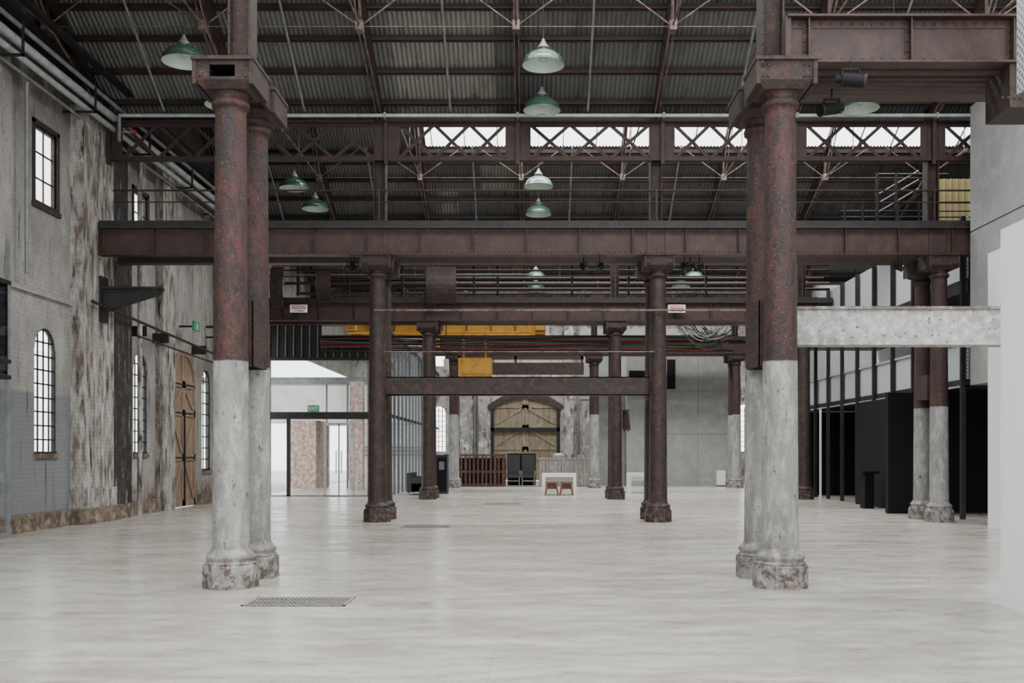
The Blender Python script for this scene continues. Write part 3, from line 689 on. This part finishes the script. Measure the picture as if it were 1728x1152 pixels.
while y<36:
    b.box(9.93,9.97,y+.02,y+1.48,3.06,4.02,'perf'); b.box(9.93,9.97,y+.02,y+1.48,5.5,6.9,'perf'); y+=1.5
b.box(9.88,10.0,22.9,36.3,4.02,4.07,'galv'); b.box(9.88,10.0,22.9,36.3,3.02,3.06,'galv'); b.done(e)
b=B('posts')
for i in range(10):
    y=22.95+1.48*i; b.box(9.8,9.9,y-.05,y+.05,0,6.9,'dark')
    if i in (7,8): b.box(9.75,9.8,y+.6,y+.68,0,3.0,'white')
b.done(e)
b=B('rear_lining'); b.box(12.5,12.6,22.9,36.3,3.2,5.2,'white'); b.box(12.5,12.6,22.9,36.3,5.45,8.0,'dark'); b.done(e)
b=B('ochre_upper_wall'); b.box(11.6,14.95,29,29.2,6.6,9.4,'ochre'); b.box(11.6,14.95,28.2,28.9,7.0,7.15,'ochre')
for i in range(18): b.box(11.7+i*.18,11.75+i*.18,28.96,29.0,6.6,9.4,'ochre')
b.done()
b=B('metal_stair_railing'); k='dark'; Y=27.5
def q(u,v,yy=Y): return (X(u,yy),yy,Z(v,yy))
for v in (342,356,366): b.rod(q(1420,v),q(1640,v),.02,k,6)
for u in (1425,1455,1480,1515,1550): b.bar(q(u,372),q(u,340),.05,.05,k,up=(0,1,0))
for (u0,v0,u1,v1) in ((1478,330,1550,288),(1478,345,1550,303),(1478,360,1550,318)): b.rod(q(u0,v0),q(u1,v1),.022,'pipegrey',6)
for u,v in ((1480,372),(1512,372)): b.bar(q(u,v),q(u,292),.07,.07,k,up=(0,1,0))
b.rod(q(1480,294),q(1600,294),.03,k,6)
b.hexa([q(1478,368),q(1484,368),q(1556,326),q(1550,326)]+[ (p[0],p[1]+.9,p[2]) for p in (q(1478,368),q(1484,368),q(1556,326),q(1550,326))],k)
b.box(X(1415,Y),13,Y,Y+1,Z(378,Y),Z(372,Y),k); b.done()

def spot(x,y,z,tilt,r=.13,l=.35,up=.45):
    b=B('stage_spotlight'); d=Vector((math.sin(tilt),-.35,-math.cos(tilt)*.6)).normalized(); p=Vector((x,y,z))
    b.rod(p-d*l*.3,p+d*l*.6,r,'black',16); b.rod(p-d*l*.6,p-d*l*.3,r*.7,'black',12); b.rod(p+d*l*.6,p+d*(l*.6+.02),r*1.1,'dark',16)
    b.bar((x-r-.02,y,z-.05),(x-r-.02,y,z+r+.04),.02,.04,'black'); b.bar((x+r+.02,y,z-.05),(x+r+.02,y,z+r+.04),.02,.04,'black'); b.bar((x-r-.02,y,z+r+.04),(x+r+.02,y,z+r+.04),.04,.02,'black'); b.rod((x,y,z+r+.04),(x,y,z+up),.012,'black')
    b.done()
spot(3.53,11.12,5.62,1.2,.075,.26,.21); spot(3.56,11.9,5.57,-1.2,.07,.25,.24)
for u in (592,598,655,985,1012,1155,1165,1180,1515): spot(X(u,22.3),22.3,5.62,random.uniform(-.9,.9),.06,.16,.23)

# ------------------------------------------------------------ entrance glazing
e=empty('glazed_entrance'); Y=35.2
b=B('entrance_frame')
for u,w in ((455,.04),(487,.06),(622,.04)): b.box(X(u,Y)-w,X(u,Y)+w,Y-.05,Y+.05,0,4.8 if u!=487 else Z(707,Y),'dark' if u in(487,) else 'pipegrey')
b.box(-9.7,X(640,Y),Y-.08,Y+.08,Z(707,Y),Z(695,Y),'dark'); b.box(-9.7,X(640,Y),Y-.1,Y+.1,4.75,4.85,'dark')
b.box(-9.7,-5.05,Y-.05,Y+.05,0,.05,'pipegrey')
b.box(-9.7,X(640,Y),Y,Y+.05,4.85,5.6,'dark'); b.box(-9.7,-7.3,Y,Y+.05,5.6,6.5,'dark')
for i in range(16): b.box(-9.4+i*.28,-9.37+i*.28,Y-.06,Y,4.85,5.6 if i>7 else 6.4,'pipegrey')
for u in (548,572,597): b.box(X(u,Y)-.02,X(u,Y)+.02,Y-.04,Y+.04,0,Z(715,Y),'galv')
b.box(X(548,Y),X(597,Y),Y-.04,Y+.04,Z(718,Y),Z(713,Y),'galv')
for u in (568,577): b.rod((X(u,Y),Y-.08,.8),(X(u,Y),Y-.08,1.6),.02,'galv')
b.done(e)
b=B('entrance_glass'); b.box(-9.65,-5.05,Y-.005,Y+.005,.08,4.75,'glass'); b.done(e)
s=empty('exit_sign'); x=X(529,Y-.2); b=B('sign_box'); b.box(x-.2,x+.2,Y-.22,Y-.18,Z(695,Y),Z(684,Y),'signg'); b.box(x-.02,x+.02,Y-.2,Y-.05,Z(696,Y),Z(694,Y),'dark'); b.done(s)
text('word_exit','EXIT',.17,(x,Y-.225,Z(689.5,Y)),(math.pi/2,0,0),'signw',s)
b=B('glazed_side_wall')
y=35.6
while y<46.5: b.box(-5.0,-4.92,y-.04,y+.04,0,5.7,'bluegrey'); y+=1.15
b.box(-5.02,-5.0,35.3,54.9,0,5.7,'glass'); b.box(-5.05,-4.95,35.3,54.9,5.7,5.85,'dark'); b.box(-5.05,-4.95,35.3,54.9,2.8,2.9,'dark'); b.done()
b=B('exterior_brick_building'); b.box(X(490,44),X(533,44),44,47,0,2.95,'brickout'); b.box(X(590,42),X(612,42),42,42.5,0,4.5,'brickout'); b.box(-9.0,-5.4,52,52.3,0,3,'brickoutx')
b.box(-14,-5.4,50,50.4,3.0,5.2,'brickoutx')
for z in (1.4,1.6,1.8): b.box(-9,-5.4,51.9,52,z,z+.05,'pipegrey')
b.box(-14,-5.4,43,46,4.6,4.7,'galv'); b.box(-14,-5.4,42.9,43,4.45,4.75,'pipegrey')
for i in range(4): b.rod((-8.8+i*.9,43.5,0),(-8.8+i*.9,43.5,4.6),.04,'pipegrey')
b.done()

# ------------------------------------------------------------ furniture
def table(name,x0,x1,y0,y1,h):
    b=B(name); b.box(x0,x1,y0,y1,h-.14,h,'whitelac'); b.box(x0,x0+.12,y0,y1,0,h-.14,'whitelac'); b.box(x1-.12,x1,y0,y1,0,h-.14,'whitelac'); b.box(x0+.12,x1-.12,y0+.3,y0+.34,h-.3,h-.14,'whitelac'); b.done()
table('white_table',.43,1.67,36.6,37.3,.78); table('white_table',3.72,5.2,38.3,39,.76)
def stool(x,y):
    b=B('timber_stool'); b.hexa([(x-.2,y-.2,.42),(x+.2,y-.2,.42),(x+.2,y+.2,.42),(x-.2,y+.2,.42),(x-.23,y-.2,.47),(x+.23,y-.2,.47),(x+.23,y+.2,.47),(x-.23,y+.2,.47)],'stool')
    for s in (-1,1):
        b.hexa([(x+s*.23-.025,y-.19,0),(x+s*.23+.025,y-.19,0),(x+s*.23+.025,y+.19,0),(x+s*.23-.025,y+.19,0),(x+s*.15-.025,y-.19,.43),(x+s*.15+.025,y-.19,.43),(x+s*.15+.025,y+.19,.43),(x+s*.15-.025,y+.19,.43)],'stool')
    b.box(x-.17,x+.17,y-.02,y+.02,.22,.42,'stool'); b.done()
stool(.77,36.35); stool(1.3,36.35)
b=B('slatted_timber_desk'); x0,x1=-3.95,-1.15; Y=46
b.box(x0,x1,Y+.05,Y+.9,0,1.3,'black'); b.box(x0,x1,Y-.05,Y+.95,1.38,1.47,'slat'); b.box(x0,x1,Y-.02,Y+.05,.62,.72,'slat'); b.box(x0,x1,Y-.02,Y+.05,.03,.12,'slat')
x=x0
while x<x1-.1: b.box(x,x+random.choice([.08,.1,.12]),Y-.05,Y,.02,1.38,'slat'); x+=.19
b.done()
b=B('timber_clad_counter'); x0,x1=.4,2.75
b.box(x0,x1,Y,Y+.9,0,1.22,'greyboard'); b.box(x0-.05,x1+.05,Y-.06,Y+.95,1.22,1.3,'greyboard')
x=x0
while x<x1-.05: b.box(x+.005,x+.135,Y-.03,Y,.02,1.22,'greyboard'); x+=.145
b.lathe(1.3,Y+.4,[(.25,1.3),(.27,1.4),(.2,1.5),(.1,1.52)],16,'galv'); b.box(2.2,2.6,Y+.2,Y+.6,1.3,1.45,'greyboard'); b.done()
def armchair(x,y):
    b=B('black_armchair')
    b.box(x-.3,x+.3,y-.05,y+.6,.4,.55,'leather'); b.box(x-.3,x+.3,y+.5,y+.68,.5,1.45,'leather'); 
    for s in (-1,1):
        for yy in (-.02,.55): b.rod((x+s*.27,y+yy,0),(x+s*.27,y+yy,.42),.018,'galv')
        b.rod((x+s*.3,y-.02,.7),(x+s*.3,y+.55,.7),.018,'galv'); b.rod((x+s*.3,y-.02,.4),(x+s*.3,y-.02,.7),.018,'galv')
        b.rod((x+s*.27,y-.02,.06),(x+s*.27,y+.55,.06),.015,'galv')
    b.rod((x-.27,y-.02,.25),(x+.27,y-.02,.25),.02,'galv'); b.done()
armchair(-.78,46.0); armchair(-.1,46.0)
b=B('dark_bar_backdrop'); b.box(-1.1,.25,47.6,47.7,0,1.5,'black'); b.done()
b=B('black_sofa'); x0,x1,y=-4.45,-3.75,36.9
b.box(x0,x0+.16,y-.6,y+1.2,.1,.8,'leather'); b.box(x0+.16,x1,y-.6,y+1.2,.12,.42,'leather'); b.box(x0+.16,x1,y-.6,y-.45,.12,.65,'leather'); b.box(x0+.16,x1,y+1.05,y+1.2,.12,.65,'leather'); b.box(x0+.18,x1+.02,y-.42,y+1.03,.42,.52,'leather')
for yy in (y-.55,y+1.15):
    for xx in (x0+.05,x1-.05): b.rod((xx,yy,0),(xx,yy,.12),.025,'galv')
b.done()
b=B('vending_cabinet'); b.box(-3.5,-3.1,37.5,38.3,0,1.45,'blueblk'); b.box(-3.48,-3.12,37.47,37.5,.1,1.35,'black'); b.box(-3.4,-3.2,37.45,37.47,.9,1.2,'bluegrey'); b.done()
b=B('utility_cabinet'); b.box(X(1212,46),X(1226,46),46.2,46.55,.05,.72,'whitelac'); b.box(X(1213,46),X(1225,46),46.19,46.2,.1,.68,'signw'); b.box(X(1214,46),X(1224,46),46.25,46.5,0,.05,'dark'); b.done()
b=B('black_lectern'); b.box(9.1,9.35,27.4,27.8,0,.95,'black'); b.box(9.0,9.45,27.3,27.9,.95,1.02,'black'); b.done()
b=B('coat_on_column')
for i in range(8): b.bar((2.81+.25+.02*i,33.2-.03*i,2.9),(2.81+.24+.03*i,33.2-.03*i,2.3-.04*(i%3)),.04,.05,'rust')
b.box(2.97,3.25,33.0,33.2,2.9,2.94,'rust'); b.done()

for (x0,x1,y0,y1) in ((-2.85,-1.82,9.9,10.5),(-2.64,-1.65,20.4,21.1),(-1.4,-.27,29.7,30.7)):
    b=B('floor_grate'); b.box(x0,x1,y0,y1,.0,.003,'rust'); b.box(x0,x1,y0,y0+.03,0,.008,'grate'); b.box(x0,x1,y1-.03,y1,0,.008,'grate'); b.box(x0,x0+.03,y0,y1,0,.008,'grate'); b.box(x1-.03,x1,y0,y1,0,.008,'grate')
    x=x0+.05
    while x<x1-.03: b.box(x,x+.029,y0,y1,0,.007,'grate'); x+=.042
    for j in range(1,6): yy=y0+(y1-y0)*j/6; b.box(x0,x1,yy-.02,yy+.02,0,.007,'grate')
    b.done()

# ------------------------------------------------------------ light
w=bpy.data.worlds.new('overcast_sky'); scene.world=w; w.use_nodes=True
bg=w.node_tree.nodes['Background']; bg.inputs[0].default_value=(.985,.99,1.0,1); bg.inputs[1].default_value=4.6
def area(name,loc,rot,sx,sy,power):
    l=bpy.data.lights.new(name,'AREA'); l.shape='RECTANGLE'; l.size=sx; l.size_y=sy; l.energy=power; l.color=(1,.985,.955)
    o=bpy.data.objects.new(name,l); o.location=loc; o.rotation_euler=rot; scene.collection.objects.link(o); return o
for ri in range(1,5):
    ym=(ROWS[ri]+ROWS[ri-1])/2
    area('skylight_daylight',(2.5,ym-.9,12.4),(0,0,0),17,2.4,[0,1700,2900,2900,2900][ri])

cam=bpy.data.cameras.new('camera'); co=bpy.data.objects.new('camera',cam); scene.collection.objects.link(co)
co.location=(0,0,H); co.rotation_euler=(math.pi/2,0,0); cam.sensor_width=36; cam.lens=36*F/1728
cam.shift_x=-31/1728; cam.shift_y=189/1728; cam.clip_end=300; scene.camera=co
